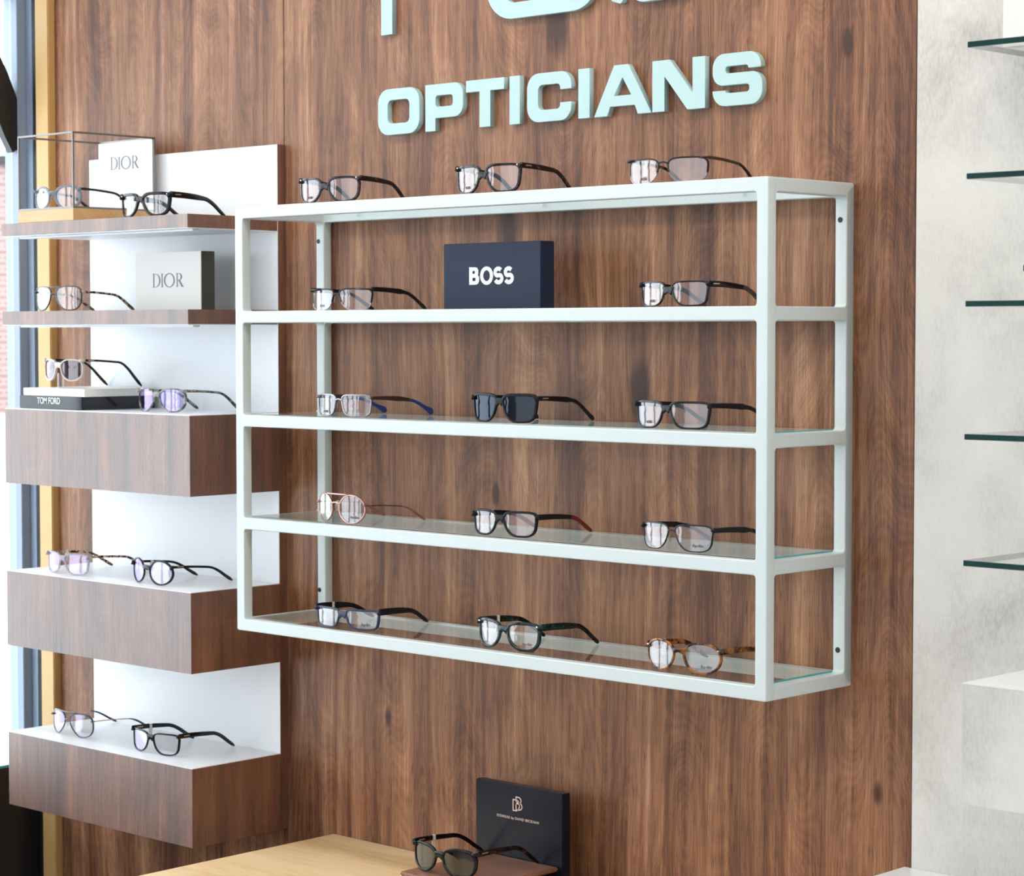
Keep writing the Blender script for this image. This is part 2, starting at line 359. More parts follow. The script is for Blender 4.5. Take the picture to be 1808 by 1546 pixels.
# curved iron bracket in the window corner
def ribbon(pts, wid, thick, name, m, parent, axis_x):
    bm = bmesh.new(); rows = []
    for i, (y, z) in enumerate(pts):
        a = Vector(pts[max(i - 1, 0)]); b = Vector(pts[min(i + 1, len(pts) - 1)]); t = (b - a).normalized(); n = Vector((-t.y, t.x))
        rows.append([bm.verts.new((axis_x + sx * thick / 2, y + n.x * s * wid / 2, z + n.y * s * wid / 2)) for sx, s in ((-1, -1), (1, -1), (1, 1), (-1, 1))])
    for i in range(len(rows) - 1):
        for k in range(4): bm.faces.new((rows[i][k], rows[i][(k + 1) % 4], rows[i + 1][(k + 1) % 4], rows[i + 1][k]))
    bm.faces.new(rows[0]); bm.faces.new(rows[-1][::-1]); return done(bm, name, m, parent)
arc = [(-.018 - .30 * (1 - cos(a)) , .86 + .52 * sin(a)) for a in [k * .1 for k in range(14)]]
ribbon([(-.004, .935), (-.022, .965), (-.036, .995), (-.05, 1.03), (-.07, 1.075), (-.10, 1.13), (-.15, 1.2), (-.21, 1.26)], .062, .02, 'iron_bracket', M['darkpanel'], ws, -.962)
setp(box('wall_left', M['darkpanel'], -1.0, -.9305, -5.6, .02, ZF, -.393, bevel=0), 'charcoal panel under the shop window', kind='structure')
setp(box('trim_3', M['gasket'], -.9255, -.8895, .0035, .02, ZF, ZC, bevel=0), kind='structure')

# outside
setp(box('ground', M['paving'], -120, -1.03, -60, 90, -1.3, -1.2, bevel=0), 'pale sunlit paving outside the window', kind='structure')
bw = box('brick_building', M['brick'], -14, 14, 0, 1.0, -1.2, 3.05, bevel=0)
bw.location = (-26, 17.5, 0); bw.rotation_euler = (0, 0, radians(55))
setp(bw, 'red brick building across the street seen through the left window', 'building')
cp = box('roof_edge', M['darkpanel'], -14.1, 14.1, -.1, 1.1, 3.0505, 3.20, bw, bevel=0)
ch = thing('outdoor_chair', 'pale blue chair on splayed legs on the paving outside the window', 'chair', (-14.15, 8.7, -1.2), rz=.5)
bm = bmesh.new()
bmesh.ops.create_uvsphere(bm, u_segments=24, v_segments=14, radius=.36)
for v in bm.verts:
    v.co.z = v.co.z * .95 + .80
    if v.co.z > 1.0 and v.co.x > -.05: v.co.z = 1.0
done(bm, 'seat_shell', M['chairblue'], ch, smooth=True)
for sx in (-1, 1):
    for sy in (-1, 1):
        bm = bmesh.new(); a = Vector((.14 * sx, .14 * sy, .50)); b = Vector((.27 * sx, .27 * sy, 0)); rows = []
        for q in (a, b): rows.append([bm.verts.new(q + Vector((.018 * cx, .018 * cy, 0))) for cx, cy in ((-1, -1), (1, -1), (1, 1), (-1, 1))])
        for k in range(4): bm.faces.new((rows[0][k], rows[0][(k + 1) % 4], rows[1][(k + 1) % 4], rows[1][k]))
        bm.faces.new(rows[0]); bm.faces.new(rows[1]); done(bm, 'leg', M['greyframe'], ch)

# ------------------------------------------------------------------ mint wall frame
W, D, H, T, TY = 1.1891, .2141, .76, .0209, .0192
ZK = [0.0, .1832, .3677, .5531, .7391]
rk = thing('wall_display_frame', 'pale mint steel display frame with glass shelves fixed to the walnut wall', 'display shelf')
def grid(x1, holes_x, r_):
    loops = [rr(0, 0, x1, H, .004)]
    for i in range(4): loops.append(rr(holes_x[0], ZK[i] + T, holes_x[1], ZK[i + 1], r_))
    return loops
fm = curve_mesh('fr', grid(W, (T, W - T), .005), TY, .0016, 5)
bk_ = curve_mesh('fr', grid(W, (T, W - T), .005), TY - .0004, .0016, 5)
sd = curve_mesh('fr', grid(D, (TY, D - TY), .006), T - .0006, .0016, 5)
bm = bmesh.new()
def add(me, mtx):
    c = me.copy(); c.transform(mtx); bm.from_mesh(c)
add(fm, Matrix.Translation((0, -D, 0)))
inset = lambda s: Matrix.Translation((W / 2, 0, H / 2)) @ Matrix.Scale(s, 4) @ Matrix.Translation((-W / 2, 0, -H / 2))
add(bk_, Matrix.Translation((.0003, -TY, .0003)) @ Matrix.Diagonal((1 - .0006 / W, 1, 1 - .0006 / H, 1)))
rot = Matrix.Rotation(-pi / 2, 4, 'Z')      # x -> -y, thickness +y -> +x
for x in (.0003, W - T + .0003):
    add(sd, Matrix.Translation((x, -.0003, .0002)) @ rot @ Matrix.Diagonal((1 - .0006 / D, 1, 1 - .0004 / H, 1)))
me = bpy.data.meshes.new('frame'); bm.to_mesh(me); bm.free()
link('frame', me, M['mint'], rk)
def disc(name, m, x, y0, y1, z, rad, parent, seg=20):
    bm = bmesh.new()
    bmesh.ops.create_cone(bm, cap_ends=True, segments=seg, radius1=rad, radius2=rad, depth=y1 - y0, matrix=Matrix.Translation((x, (y0 + y1) / 2, z)) @ Matrix.Rotation(pi / 2, 4, 'X'))
    return done(bm, name, m, parent)
for x, z in ((.0068, .7043), (.0058, .0566), (1.1773, .7045), (1.1773, .0555)): disc('screw_cap', M['black_cap'], x, -TY - .0012, -TY + .001, z, .0042, rk)
GT = [ .0231, .2061, .3901, .5745, .7605]       # tops of the glass shelves
names = ['lowest', 'second lowest', 'middle', 'second highest', 'topmost']
for i, zt in enumerate(GT):
    g = thing('glass_shelf', f'{names[i]} clear glass shelf laid inside the mint wall frame', 'glass shelf', group='glass shelves in the mint frame')
    x0, x1 = T + .001, W - T - .001
    bm = bmesh.new(); bx(bm, x0, x1 - .0006, -D + TY + .001, -TY - .001, zt - .005, zt); done(bm, 'pane', M['shelfglass'], g)
    bm = bmesh.new(); bx(bm, x1 - .0006, x1, -D + TY + .001, -TY - .001, zt - .005, zt); done(bm, 'polished_edge', M['teal_edge'], g)
for x in (.12, .577, 1.0):
    bm = bmesh.new(); bmesh.ops.create_cone(bm, cap_ends=True, segments=16, radius1=.004, radius2=.004, depth=.009, matrix=Matrix.Translation((x, -TY - .004, .7505))); done(bm, 'shelf_tab', M['acrylic'], rk)

# ------------------------------------------------------------------ raised sign letters
LH, LZ, SV, SH = .0818, .8900, .0255, .0200
def L_O(w): return [rr(0, 0, w, LH, .026), rr(SV, SH, w - SV, LH - SH, .010)]
def L_I(w): return [[(0, 0), (w, 0), (w, LH), (0, LH)]]
def L_T(w): a = (w - .0262) / 2; return [[(a, 0), (w - a, 0), (w - a, LH - SH), (w, LH - SH), (w, LH), (0, LH), (0, LH - SH), (a, LH - SH)]]
def L_P(w): return [[(0, 0), (SV, 0), (SV, .0225), (w, .0225, .021), (w, LH, .021), (0, LH)], rr(SV, .0225 + .0195, w - SV, LH - SH, .006)]
def L_C(w): return [[(0, 0, .026), (w, 0, .024), (w, .030), (w - SV, .030), (w - SV, SH, .007), (SV, SH, .010), (SV, LH - SH, .010), (w - SV, LH - SH, .007), (w - SV, LH - .030), (w, LH - .030), (w, LH, .024), (0, LH, .026)]]
def L_A(w):
    t0, t1 = .0435 / .1233 * w, .0741 / .1233 * w
    return [[(0, 0), (.029, 0), (.0355, .0150), (w - .0355, .0150), (w - .029, 0), (w, 0), (t1, LH), (t0, LH)], [(.0430, .0320), (w - .0430, .0320), (w / 2, .0610)]]
def L_N(w): return [[(0, 0), (SV, 0), (SV, .0555), (w - .036, 0), (w, 0), (w, LH), (w - SV, LH), (w - SV, .0265), (.036, LH), (0, LH)]]
def L_S(w):
    m0, m1 = .395 * LH, .62 * LH
    return [[(0, 0, .024), (w, 0, .022), (w, m1, .020), (SV, m1, .005), (SV, LH - SH, .005), (w - SV - .002, LH - SH, .005), (w - SV - .002, LH * .69), (w - .003, LH * .69), (w - .003, LH, .022), (0, LH, .022), (0, m0, .020), (w - SV, m0, .005), (w - SV, SH, .005), (SV, SH, .005), (SV, LH * .30), (0, LH * .30)]]
row = [('O', L_O, .1593, .2661, 'first'), ('P', L_P, .2809, .3747, 'second'), ('T', L_T, .3818, .4731, 'third'), ('I', L_I, .4858, .5100, 'fourth'), ('C', L_C, .5266, .6276, 'fifth'), ('I', L_I, .6428, .6679, 'sixth'), ('A', L_A, .6776, .8009, 'seventh'), ('N', L_N, .8025, .9109, 'eighth'), ('S', L_S, .9259, 1.0237, 'last')]
def letter(me, x, z, label, grp):
    o = link('sign_letter', me, M['letter']); o.location = (x, -.0112, z); setp(o, label, 'sign letter', grp)
for ch_, fn, x0, x1, nth in row:
    letter(curve_mesh('sign_letter', fn(x1 - x0), .0112, .0004, 8), x0, LZ, f'pale mint raised letter {ch_}, {nth} letter of the lower sign word', 'letters of the lower sign word')
g2 = 'letters of the cut-off upper sign word'
letter(curve_mesh('sign_letter', [[(0, 0), (.029, 0), (.029, .20), (0, .20)]], .0112, .0004), .1683, 1.0692, 'straight mint letter stem at the top edge, first of the upper sign word', g2)
letter(curve_mesh('sign_letter', [rr(0, 0, .262, .21, .062), rr(.041, .027, .221, .183, .028)], .0112, .0004, 14), .4300, 1.0690, 'large rounded mint letter at the top edge above the lower word', g2)
letter(curve_mesh('sign_letter', [[(.018, 0), (.024, .004), (-.03, .20), (-.06, .20), (-.0, .006)]], .0112, .0004), .7160, 1.0705, 'slanted tip of a mint letter at the top edge right of the rounded one', g2)
letter(curve_mesh('sign_letter', [rr(0, 0, .13, .20, .03)], .0112, .0004, 10), .7540, 1.0690, 'rounded underside of the last mint letter cut by the top edge', g2)

# ------------------------------------------------------------------ left display unit
XL, XR = -.6955, -.1075
bb = thing('shelf_backboard', 'tall walnut backboard faced in white behind the left shelves', 'backboard')
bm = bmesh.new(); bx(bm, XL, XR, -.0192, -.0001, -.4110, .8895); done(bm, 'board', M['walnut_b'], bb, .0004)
bm = bmesh.new(); bx(bm, XL, XR, -.0204, -.0193, -.4110, .8895); done(bm, 'white_face', M['white'], bb)
YF, YB = -.235, -.0206
thin = [(.7517, .7258, 'upper thin walnut shelf carrying the wire case and black glasses'), (.5781, .5501, 'lower thin walnut shelf carrying the pale engraved block')]
for zt, zb, lb in thin:
    s = thing('wall_shelf', lb, 'shelf', group='thin walnut shelves on the left')
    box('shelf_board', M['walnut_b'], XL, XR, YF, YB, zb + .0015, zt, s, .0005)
    box('white_underside', M['white'], XL + .0005, XR - .0005, YF + .0008, YB, zb, zb + .0013, s, 0)
    box('light_strip', M['white'], XL + .03, XR - .012, -.214, -.198, zb - .004, zb - .0002, s, .0005)
boxes = [(.3852, .2361, 'walnut box shelf under the stacked black and grey plinth'), (.0605, -.0897, 'walnut box shelf carrying crystal and round glasses'), (-.2642, -.4118, 'lowest walnut box shelf, above the oak counter')]
for zt, zb, lb in boxes:
    s = thing('box_shelf', lb, 'shelf', group='deep walnut box shelves on the left')
    x0 = XL + .005; x1 = XR + .002
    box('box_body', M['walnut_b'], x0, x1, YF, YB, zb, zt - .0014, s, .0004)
    box('white_top', M['white'], x0, x1, YF, YB, zt - .0013, zt, s, 0)

# wire case with oak base on the top shelf
cx0, cx1, cy0, cy1 = -.6415, -.4585, -.2325, -.0335
cz0, cz1, cz2 = .7518, .7755, .9222
cs = thing('display_case', 'open wire-framed case with oak base and pale lettered back on the top left shelf', 'display case')
box('oak_base', M['oak_base'], cx0, cx1, cy0, cy1, cz0, cz1, cs, .0006)
bm = bmesh.new(); b_ = .0036
for x in (cx0, cx1 - b_):
    for y in (cy0, cy1 - b_): bx(bm, x, x + b_, y, y + b_, cz1, cz2)
for z in (cz1, cz2 - b_):
    for y in (cy0, cy1 - b_): bx(bm, cx0 + b_, cx1 - b_, y, y + b_, z, z + b_)
    for x in (cx0, cx1 - b_): bx(bm, x, x + b_, cy0 + b_, cy1 - b_, z, z + b_)
done(bm, 'wire_frame', M['silverbar'], cs, .0004)
box('back_panel', M['panelwhite'], cx0 + b_, cx1 - b_, cy1 - b_ - .002, cy1 - b_, cz1 + b_, cz2 - b_, cs, 0)

# high-contrast serif lettering
def serif_word(hh, parent, x, y, z, width, m):
    """four glyphs with thick and thin strokes"""
    th, tn = .0034, .0010
    def I(x): return [[(x, 0), (x + th + .003, 0), (x + th + .003, tn * .6), (x + th + .0012, tn * .9), (x + th + .0012, hh - tn * .9), (x + th + .003, hh - tn * .6), (x + th + .003, hh), (x, hh), (x, hh - tn * .6), (x + .0018, hh - tn * .9), (x + .0018, tn * .9), (x, tn * .6)]]
    def ell(cx, rx, rz, cz, n=28, a0=0, a1=2 * pi): return [(cx + rx * cos(a0 + (a1 - a0) * k / n), cz + rz * sin(a0 + (a1 - a0) * k / n)) for k in range(n + (0 if a1 - a0 > 6.2 else 1))]
    k = width / .094
    D_ = [[(0, 0)] + ell(.0085, .0155, hh / 2, hh / 2, 20, -pi / 2, pi / 2) + [(0, hh), (0, hh - tn), (.0022, hh - tn), (.0022, tn), (0, tn)], [(.0050, tn)] + ell(.0090, .0112, hh / 2 - tn, hh / 2, 20, -pi / 2, pi / 2) + [(.0050, hh - tn)]]
    O_ = [ell(.0515, .0165, hh / 2 + .0006, hh / 2), ell(.0515, .0128, hh / 2 - tn, hh / 2)]
    R_ = [[(.072, 0), (.0775, 0), (.0775, tn), (.0765, tn), (.0765, hh * .46), (.079, hh * .46), (.0885, 0), (.0955, 0), (.0955, tn), (.0932, tn), (.0838, hh * .48)] + ell(.0800, .0098, hh * .265, hh * .735, 14, -1.2, pi / 2) + [(.072, hh), (.072, hh - tn), (.0738, hh - tn), (.0738, tn), (.072, tn)],
          [(.0765, hh * .5), (.0790, hh * .5)] + ell(.0790, .0068, hh * .265 - tn, hh * .745, 12, -pi / 2, pi / 2) + [(.0765, hh - tn)]]
    ms = [(curve_mesh('g', [[(a * k, b) for a, b in lp] for lp in gl], .0005), (0, 0, 0)) for gl in (D_, I(.0262), O_, R_)]
    o = link('lettering', join_mesh('lettering', ms), m, parent); o.location = (x, y, z); o.rotation_euler = (0, 0, 0); return o
serif_word(.0255, cs, -.598, cy1 - b_ - .0026, .8640, .092, M['greyprint'])

db = thing('display_block', 'pale engraved display block with dark sides on the second left shelf', 'display block')
box('block_body', M['olive'], -.4118, -.2120, -.1185, -.087, .5782, .6897, db, .0004)
box('front_face', M['offwhite'], -.4118, -.2120, -.1205, -.1187, .5782, .6897, db, .0003)
serif_word(.0262, db, -.3588, -.1210, .6228, .0945, M['greyprint'])

# dark display block with bold white word
nb = thing('display_block', 'dark navy display block with bold white word inside the mint frame', 'display block')
box('block_body', M['navy'], .4348, .6588, -.12, -.0868, .5746, .6850, nb, .0012)
bh = .0295
def bold_B(): return [[(0, 0), (.013, 0, .0), (.0232, .001, .0075), (.0232, .0155, .0045), (.0195, .0158, .0), (.0212, .0165, .003), (.0212, bh - .0005, .0065), (0, bh)], rr(.0075, .0062, .0150, .0118, .0018), rr(.0075, .0182, .0135, .0232, .0018)]
def bold_O(): 
    e = lambda rx, rz: [(.0150 + rx * cos(2 * pi * k / 32), bh / 2 + rz * sin(2 * pi * k / 32)) for k in range(32)]
    return [e(.0150, bh / 2 + .0006), e(.0078, .0090)]
def stroke_path(pts, wd):
    L_, R_ = [], []
    for i, q in enumerate(pts):
        a = Vector(pts[max(i - 1, 0)]); b = Vector(pts[min(i + 1, len(pts) - 1)]); t = (b - a).normalized(); n = Vector((-t.y, t.x)) * wd / 2
        L_.append(tuple(Vector(q) + n)); R_.append(tuple(Vector(q) - n))
    return [L_ + R_[::-1]]
def bold_S():
    w_ = .0070; pts = []
    for k in range(13): a = radians(35 + 205 * k / 12); pts.append((.0112 + .0072 * cos(a), bh - .0095 + .0060 * sin(a)))
    for k in range(13): a = radians(60 - 215 * k / 12); pts.append((.0118 + .0078 * cos(a), .0097 + .0064 * sin(a)))
    return stroke_path(pts, w_)
ms = [(curve_mesh('g', bold_B(), .0006), (0, 0, 0)), (curve_mesh('g', bold_O(), .0006), (.0255, 0, 0)), (curve_mesh('g', bold_S(), .0006), (.0560, 0, 0)), (curve_mesh('g', bold_S(), .0006), (.0795, 0, 0))]
o = link('lettering', join_mesh('lettering', ms), M['whiteprint'], nb); o.location = (.4960, -.1206, .6154)

# black plinth with white word and the grey slab on it
tp = thing('display_plinth', 'glossy black plinth with small white word on the third left shelf', 'display plinth')
box('plinth_body', M['blackgloss'], -.6768, -.4687, -.2095, -.032, .3853, .4110, tp, .0008)
o = link('lettering', text_mesh('lettering', 'TOM FORD', .0765, .0128, .0004, .004, spacing=.96), M['whiteprint'], tp); o.location = (-.6155, -.2101, .3955)
sl = box('display_slab', M['offwhite'], -.6650, -.4610, -.2085, -.034, .4111, .4262, bevel=.0008)
setp(sl, 'pale grey slab laid on the glossy black plinth', 'display slab')

# ------------------------------------------------------------------ oak counter and its stand
tb = thing('oak_counter', 'pale oak counter against the walnut wall at the bottom', 'counter')
box('counter_top', M['oak'], .0216, 1.24, -.56, -.0005, -.4425, -.4025, tb, .0015)
for x, y in ((.05, -.53), (.05, -.06), (1.17, -.53), (1.17, -.06)): box('leg', M['oak'], x, x + .04, y, y + .04, ZF, -.4426, tb, .002)
st = thing('eyewear_stand', 'dark gloss stand with emblem and walnut plate on the oak counter', 'display stand')
box('back_panel', M['navy_stand'], .4515, .6534, -.0606, -.0416, -.4024, -.2318, st, .0012)
box('base', M['navy_stand'], .485, .630, -.20, -.0608, -.4024, -.3640, st, .001)
box('plate', M['walnut_plate'], .4720, .6449, -.263, -.0608, -.3630, -.3555, st, .0025, 3)
txt = text_mesh('g', 'EYEWEAR by DAVID BECKHAM', .0975, .0060, .0004, .006, spacing=1.1)
o = link('lettering', txt, M['pinkprint'], st); o.location = (.5028, -.0611, -.2915)
def outline(pts, wd):   # closed stroke
    P = [Vector(q) for q in pts]; n = len(P); o_, i_ = [], []
    for k in range(n):
        a = (P[k] - P[k - 1]).normalized(); b = (P[(k + 1) % n] - P[k]).normalized(); na = Vector((a.y, -a.x)); nb_ = Vector((b.y, -b.x))
        m_ = (na + nb_); m_ = m_ / max(.4, m_.length_squared / 2) ; o_.append(tuple(P[k] + m_ * wd / 2)); i_.append(tuple(P[k] - m_ * wd / 2))
    return [o_, i_]
def dsh(x, z, w_, h_): return [(x, z), (x + w_ * .55, z), (x + w_ * .85, z + h_ * .12), (x + w_, z + h_ * .35), (x + w_, z + h_ * .65), (x + w_ * .85, z + h_ * .88), (x + w_ * .55, z + h_), (x, z + h_)]
ems = [(curve_mesh('g', outline(dsh(0, 0, .0145, .0185), .0020), .0004), (0, 0, 0)),
       (curve_mesh('g', outline(dsh(.0068, .0020, .0135, .0125), .0020), .0004), (0, 0, 0)),
       (curve_mesh('g', outline(dsh(.0068, .0125, .0115, .0110), .0020), .0004), (0, 0, 0))]
o = link('emblem', join_mesh('emblem', ems), M['pinkprint'], st); o.location = (.5403, -.0611, -.2745)

# ------------------------------------------------------------------ right wall: glass shelves, box shelf, cabinet
for i, (zt, nm) in enumerate(((.9198, 'topmost of the five'), (.7464, 'second from top of the five'), (.5776, 'third of the five'), (.4005, 'fourth of the five'), (.2315, 'lowest of the five'))):
    g = thing('glass_shelf', f'thick green-edged glass shelf on the concrete wall, {nm}', 'glass shelf', group='glass shelves on the concrete wall')
    bm = bmesh.new(); bx(bm, 1.5325, 2.4, -.2335, -.0205, zt - .0076, zt); done(bm, 'pane', M['shelfglass'], g)
    bm = bmesh.new(); bx(bm, 1.5315, 2.4, -.235, -.2336, zt - .0076, zt); bx(bm, 1.5312, 1.5324, -.2335, -.0205, zt - .0076, zt); done(bm, 'polished_edge', M['glass_edge'], g, .0003)
cc = box('display_card', M['cream'], 1.5330, 1.90, -.150, -.135, .9199, 1.25, bevel=.0005)
setp(cc, 'cream card standing on the topmost shelf at the right edge', 'card')
bs = thing('box_shelf', 'concrete-look box shelf with white top at lower right', 'shelf')
box('box_body', M['concrete'], 1.5315, 2.4, -.235, -.0205, -.097, .0655, bs, .0006)
box('white_top', M['white'], 1.5315, 2.4, -.235, -.0205, .0656, .0668, bs, 0)
cb = thing('low_cabinet', 'white-topped low cabinet in the bottom right corner', 'cabinet')
box('cabinet_body', M['concrete'], 1.3205, 2.6, -.48, -.0205, ZF, -.2764, cb, .001)
box('cabinet_top', M['white'], 1.3000, 2.6, -.50, -.0205, -.2763, -.2558, cb, .0008)

# ------------------------------------------------------------------ eyewear
RC = .170                                        # wrap radius of a front
sag = lambda a: a * a / (2 * RC)
CLEAR = ('lens', 'lens_purple', 'lens_violet')
def glasses(key, x, y, z, yaw, Wf, L, hh, label, front='black', lens='lens', w_=.051, h=.040, n=3.2, taper=.10, dbl=.019,
            rim=(.0042, .0038, .0036), dep=.0036, kind='acetate', temple='black', tip=None, tstyle='std', bridge=.62, brows=False,
            top_bar=False, skew=0.0, lift=0.0, rivets=None, tag=False, pads=False, semi=False, word=None, arm=None, ep=.0065, flat=0.0, brow_up=0.0, topcol=None):
    t = thing('glasses' if lens in CLEAR else 'sunglasses', label, 'glasses' if lens in CLEAR else 'sunglasses', (x, y, z), 'eyewear on display', yaw)
    w_ = (Wf / 2 - .0010 - dbl / 2 - 1.5 * rim[1]) / (1 + .27 * taper); hh = min(hh, rim[2] + h + lift - .0005) if kind == 'acetate' else hh
    cxl = (dbl + w_) / 2 + rim[1] * .5; hw = w_ / 2; hv = h / 2; cz = rim[2] + hv + lift
    NS = 56
    def outl(k, off=0.0):
        a = 2 * pi * k / NS; c, s = cos(a), sin(a)
        nq = n
        if n > 2.3: nq = n * (1.15 if n < 2.8 else 1.2 if kind == 'metal' else 1.5) if (c > 0 and s > 0) else (max(2.1, n * .72) if (c < 0 and s < 0) else n)
        px = math.copysign(abs(c) ** (2 / nq), c); pz = math.copysign(abs(s) ** (2 / nq), s)
        fx = 1 + taper * pz * (1.9 if px < 0 else .65)
        if skew and px < 0: fx -= skew * max(0, -pz) * .9           # nasal cut of a pilot shape
        zz = pz * hv + brow_up * px * (pz > 0) * pz - flat * 0
        xx = px * hw * fx + skew * hw * .25 * -pz
        return Vector((cxl + xx, cz + zz))
    base = [outl(k) for k in range(NS)]
    nrm = []
    for k in range(NS):
        tg = base[(k + 1) % NS] - base[k - 1]; nv = Vector((tg.y, -tg.x)); nv.normalize(); nrm.append(nv)
    def th(k):
        s = sin(2 * pi * k / NS)
        if s > 0: return rim[1] + (rim[0] - rim[1]) * s ** 1.5
        return rim[1] + (rim[2] - rim[1]) * (-s) ** 1.5
    bm = bmesh.new(); SEC = [(0, -1), (.18, -1.08), (.82, -1.08), (1, -.9), (1, .9), (.82, 1.0), (.18, 1.0), (0, .9)]
    for side in (-1, 1):
        rings = []
        for k in range(NS):
            ring = []
            for s_, e_ in SEC:
                q = base[k] + nrm[k] * (th(k) * (s_) - .0006)
                ring.append(bm.verts.new((side * q.x, sag(q.x) + e_ * dep / 2, q.y)))
            rings.append(ring)
        for k in range(NS):
            if semi and sin(2 * pi * (k + .5) / NS) < -.12: continue
            for j in range(8):
                bm.faces.new((rings[k][j], rings[k][(j + 1) % 8], rings[(k + 1) % NS][(j + 1) % 8], rings[(k + 1) % NS][j]))
    def tube(pts, hgt, wid, nseg=8):                  # pts 3-D, hgt(z-ish), wid(y-ish) lists or numbers
        rows = []
        for i, q in enumerate(pts):
            q = Vector(q); a = Vector(pts[max(i - 1, 0)]); b = Vector(pts[min(i + 1, len(pts) - 1)]); tt = (b - a).normalized()
            side_ = tt.cross(Vector((0, 0, 1))); 
            if side_.length < .1: side_ = Vector((1, 0, 0))
            side_.normalize(); up = side_.cross(tt).normalized()
            hh_ = hgt[i] if isinstance(hgt, (list, tuple)) else hgt; ww = wid[i] if isinstance(wid, (list, tuple)) else wid
            row_ = []
            for k in range(nseg):
                a_ = 2 * pi * (k + .5) / nseg; ca, sa = cos(a_), sin(a_)
                ca = math.copysign(abs(ca) ** .6, ca); sa = math.copysign(abs(sa) ** .6, sa)
                row_.append(bm.verts.new(q + side_ * ca * ww / 2 + up * sa * hh_ / 2))
            rows.append(row_)
        for i in range(len(rows) - 1):
            for k in range(nseg): bm.faces.new((rows[i][k], rows[i][(k + 1) % nseg], rows[i + 1][(k + 1) % nseg], rows[i + 1][k]))
        bm.faces.new(rows[0]); bm.faces.new(rows[-1][::-1])
    # bridge
    bz = cz - hv + h * bridge; xi = dbl / 2 + rim[1]
    kin = min(range(NS), key=lambda k: abs(base[k].y - bz) + (10 if base[k].x > cxl else 0)); xi = base[kin].x + .001 - rim[1] * .5
    bh_ = (.0138 if n > 2.3 else .0105) if kind == 'acetate' else .0026
    pts = []
    for k in range(-6, 7):
        f = k / 6; pts.append((f * xi, sag(f * xi) - .0008, bz + (.0022 if kind == 'acetate' else .0028) * (1 - f * f)))
    tube(pts, [bh_ * (.72 + .28 * abs(k / 6)) if kind == 'acetate' else bh_ for k in range(-6, 7)], dep * (.95 if kind == 'acetate' else .7))
    if top_bar:
        zb_ = cz + hv + rim[0] * .4 - (0 if n < 2.6 else .0015); xb = cxl - hw * (.30 if n < 2.6 else .55)
        tube([(f * xb, sag(f * xb) - .001, zb_ + .0012 * (1 - f * f) * 0) for f in [k / 6 for k in range(-6, 7)]], .0028, .0022)
    # end pieces up to the hinges
    hz = hh
    for side in (-1, 1):
        kk = min(range(NS), key=lambda k: abs(base[k].y - (hz - .002 if kind == 'acetate' else hz)) + (10 if base[k].x < cxl else 0))
        e0 = base[kk]; X1 = Wf / 2
        eh = ep if kind == 'acetate' else .0032
        x0_ = e0.x + rim[1] * .3
        pts = [(side * x0_, sag(x0_), e0.y + .0005), (side * (x0_ * .5 + X1 * .5), sag(x0_) * .4 + .008 * .4, (e0.y + hz) / 2), (side * (X1 - .0020), .0105, hz), (side * (X1 - .0018), .0150, hz)]
        tube(pts, [eh * 1.15, eh, eh, eh * .95], [dep, dep, dep * .9, dep * .8])
    bmesh.ops.recalc_face_normals(bm, faces=bm.faces)
    fr = done(bm, 'front_frame', A[front], t, smooth=True)
    if kind == 'acetate':
        rv = rivets if rivets is not None else None
        if rv:
            for side in (-1, 1):
                bm = bmesh.new(); xr = Wf / 2 - .0065
                bmesh.ops.create_cone(bm, cap_ends=True, segments=12, radius1=.0013, radius2=.0013, depth=.0012, matrix=Matrix.Translation((side * xr, sag(xr) - dep / 2 + .0002 - .0022, hz + .0008)) @ Matrix.Rotation(pi / 2, 4, 'X') @ Matrix.Diagonal((1.7 if rv == 'rivet' else 1.6, .9, 1, 1)))
                done(bm, 'rivet', M[rv], fr, smooth=False)
    # lenses: curved, 1.4 mm thick
    for side in (-1, 1):
        bm = bmesh.new()
        for face in (0, 1):
            yo = (.0007 if face else -.0007); c0 = bm.verts.new((side * cxl, sag(cxl) + yo, cz)); prev = None; rows = []
            for fr_ in (.4, .75, 1.0):
                rows.append([bm.verts.new((side * (cxl + (b_v.x - cxl) * fr_), sag(cxl + (b_v.x - cxl) * fr_) + yo, cz + (b_v.y - cz) * fr_)) for b_v in base])
            for k in range(NS):
                k2 = (k + 1) % NS; bm.faces.new((c0, rows[0][k], rows[0][k2]))
                for a_, b_ in ((0, 1), (1, 2)): bm.faces.new((rows[a_][k], rows[b_][k], rows[b_][k2], rows[a_][k2]))
            rim_v = [bm.verts.new(v_.co) for v_ in rows[2]]
            if face == 0: f_edge = rim_v
            else:
                for k in range(NS): bm.faces.new((f_edge[k], f_edge[(k + 1) % NS], rim_v[(k + 1) % NS], rim_v[k]))
        ln = done(bm, 'lens', M[lens], t, smooth=True)
        if semi:
            bm = bmesh.new(); rows = []
            for k in range(NS // 2 - 1, NS + 2):
                q = base[k % NS]; rows.append([bm.verts.new((side * (q.x + nrm[k % NS].x * a_), sag(q.x) + b_, q.y + nrm[k % NS].y * a_)) for a_, b_ in ((-.0002, -.0009), (.0008, -.0009), (.0008, .0009), (-.0002, .0009))])
            for i in range(len(rows) - 1):
                for j in range(4): bm.faces.new((rows[i][j], rows[i][(j + 1) % 4], rows[i + 1][(j + 1) % 4], rows[i + 1][j]))
            done(bm, 'lens_rim', A['silver'], ln)
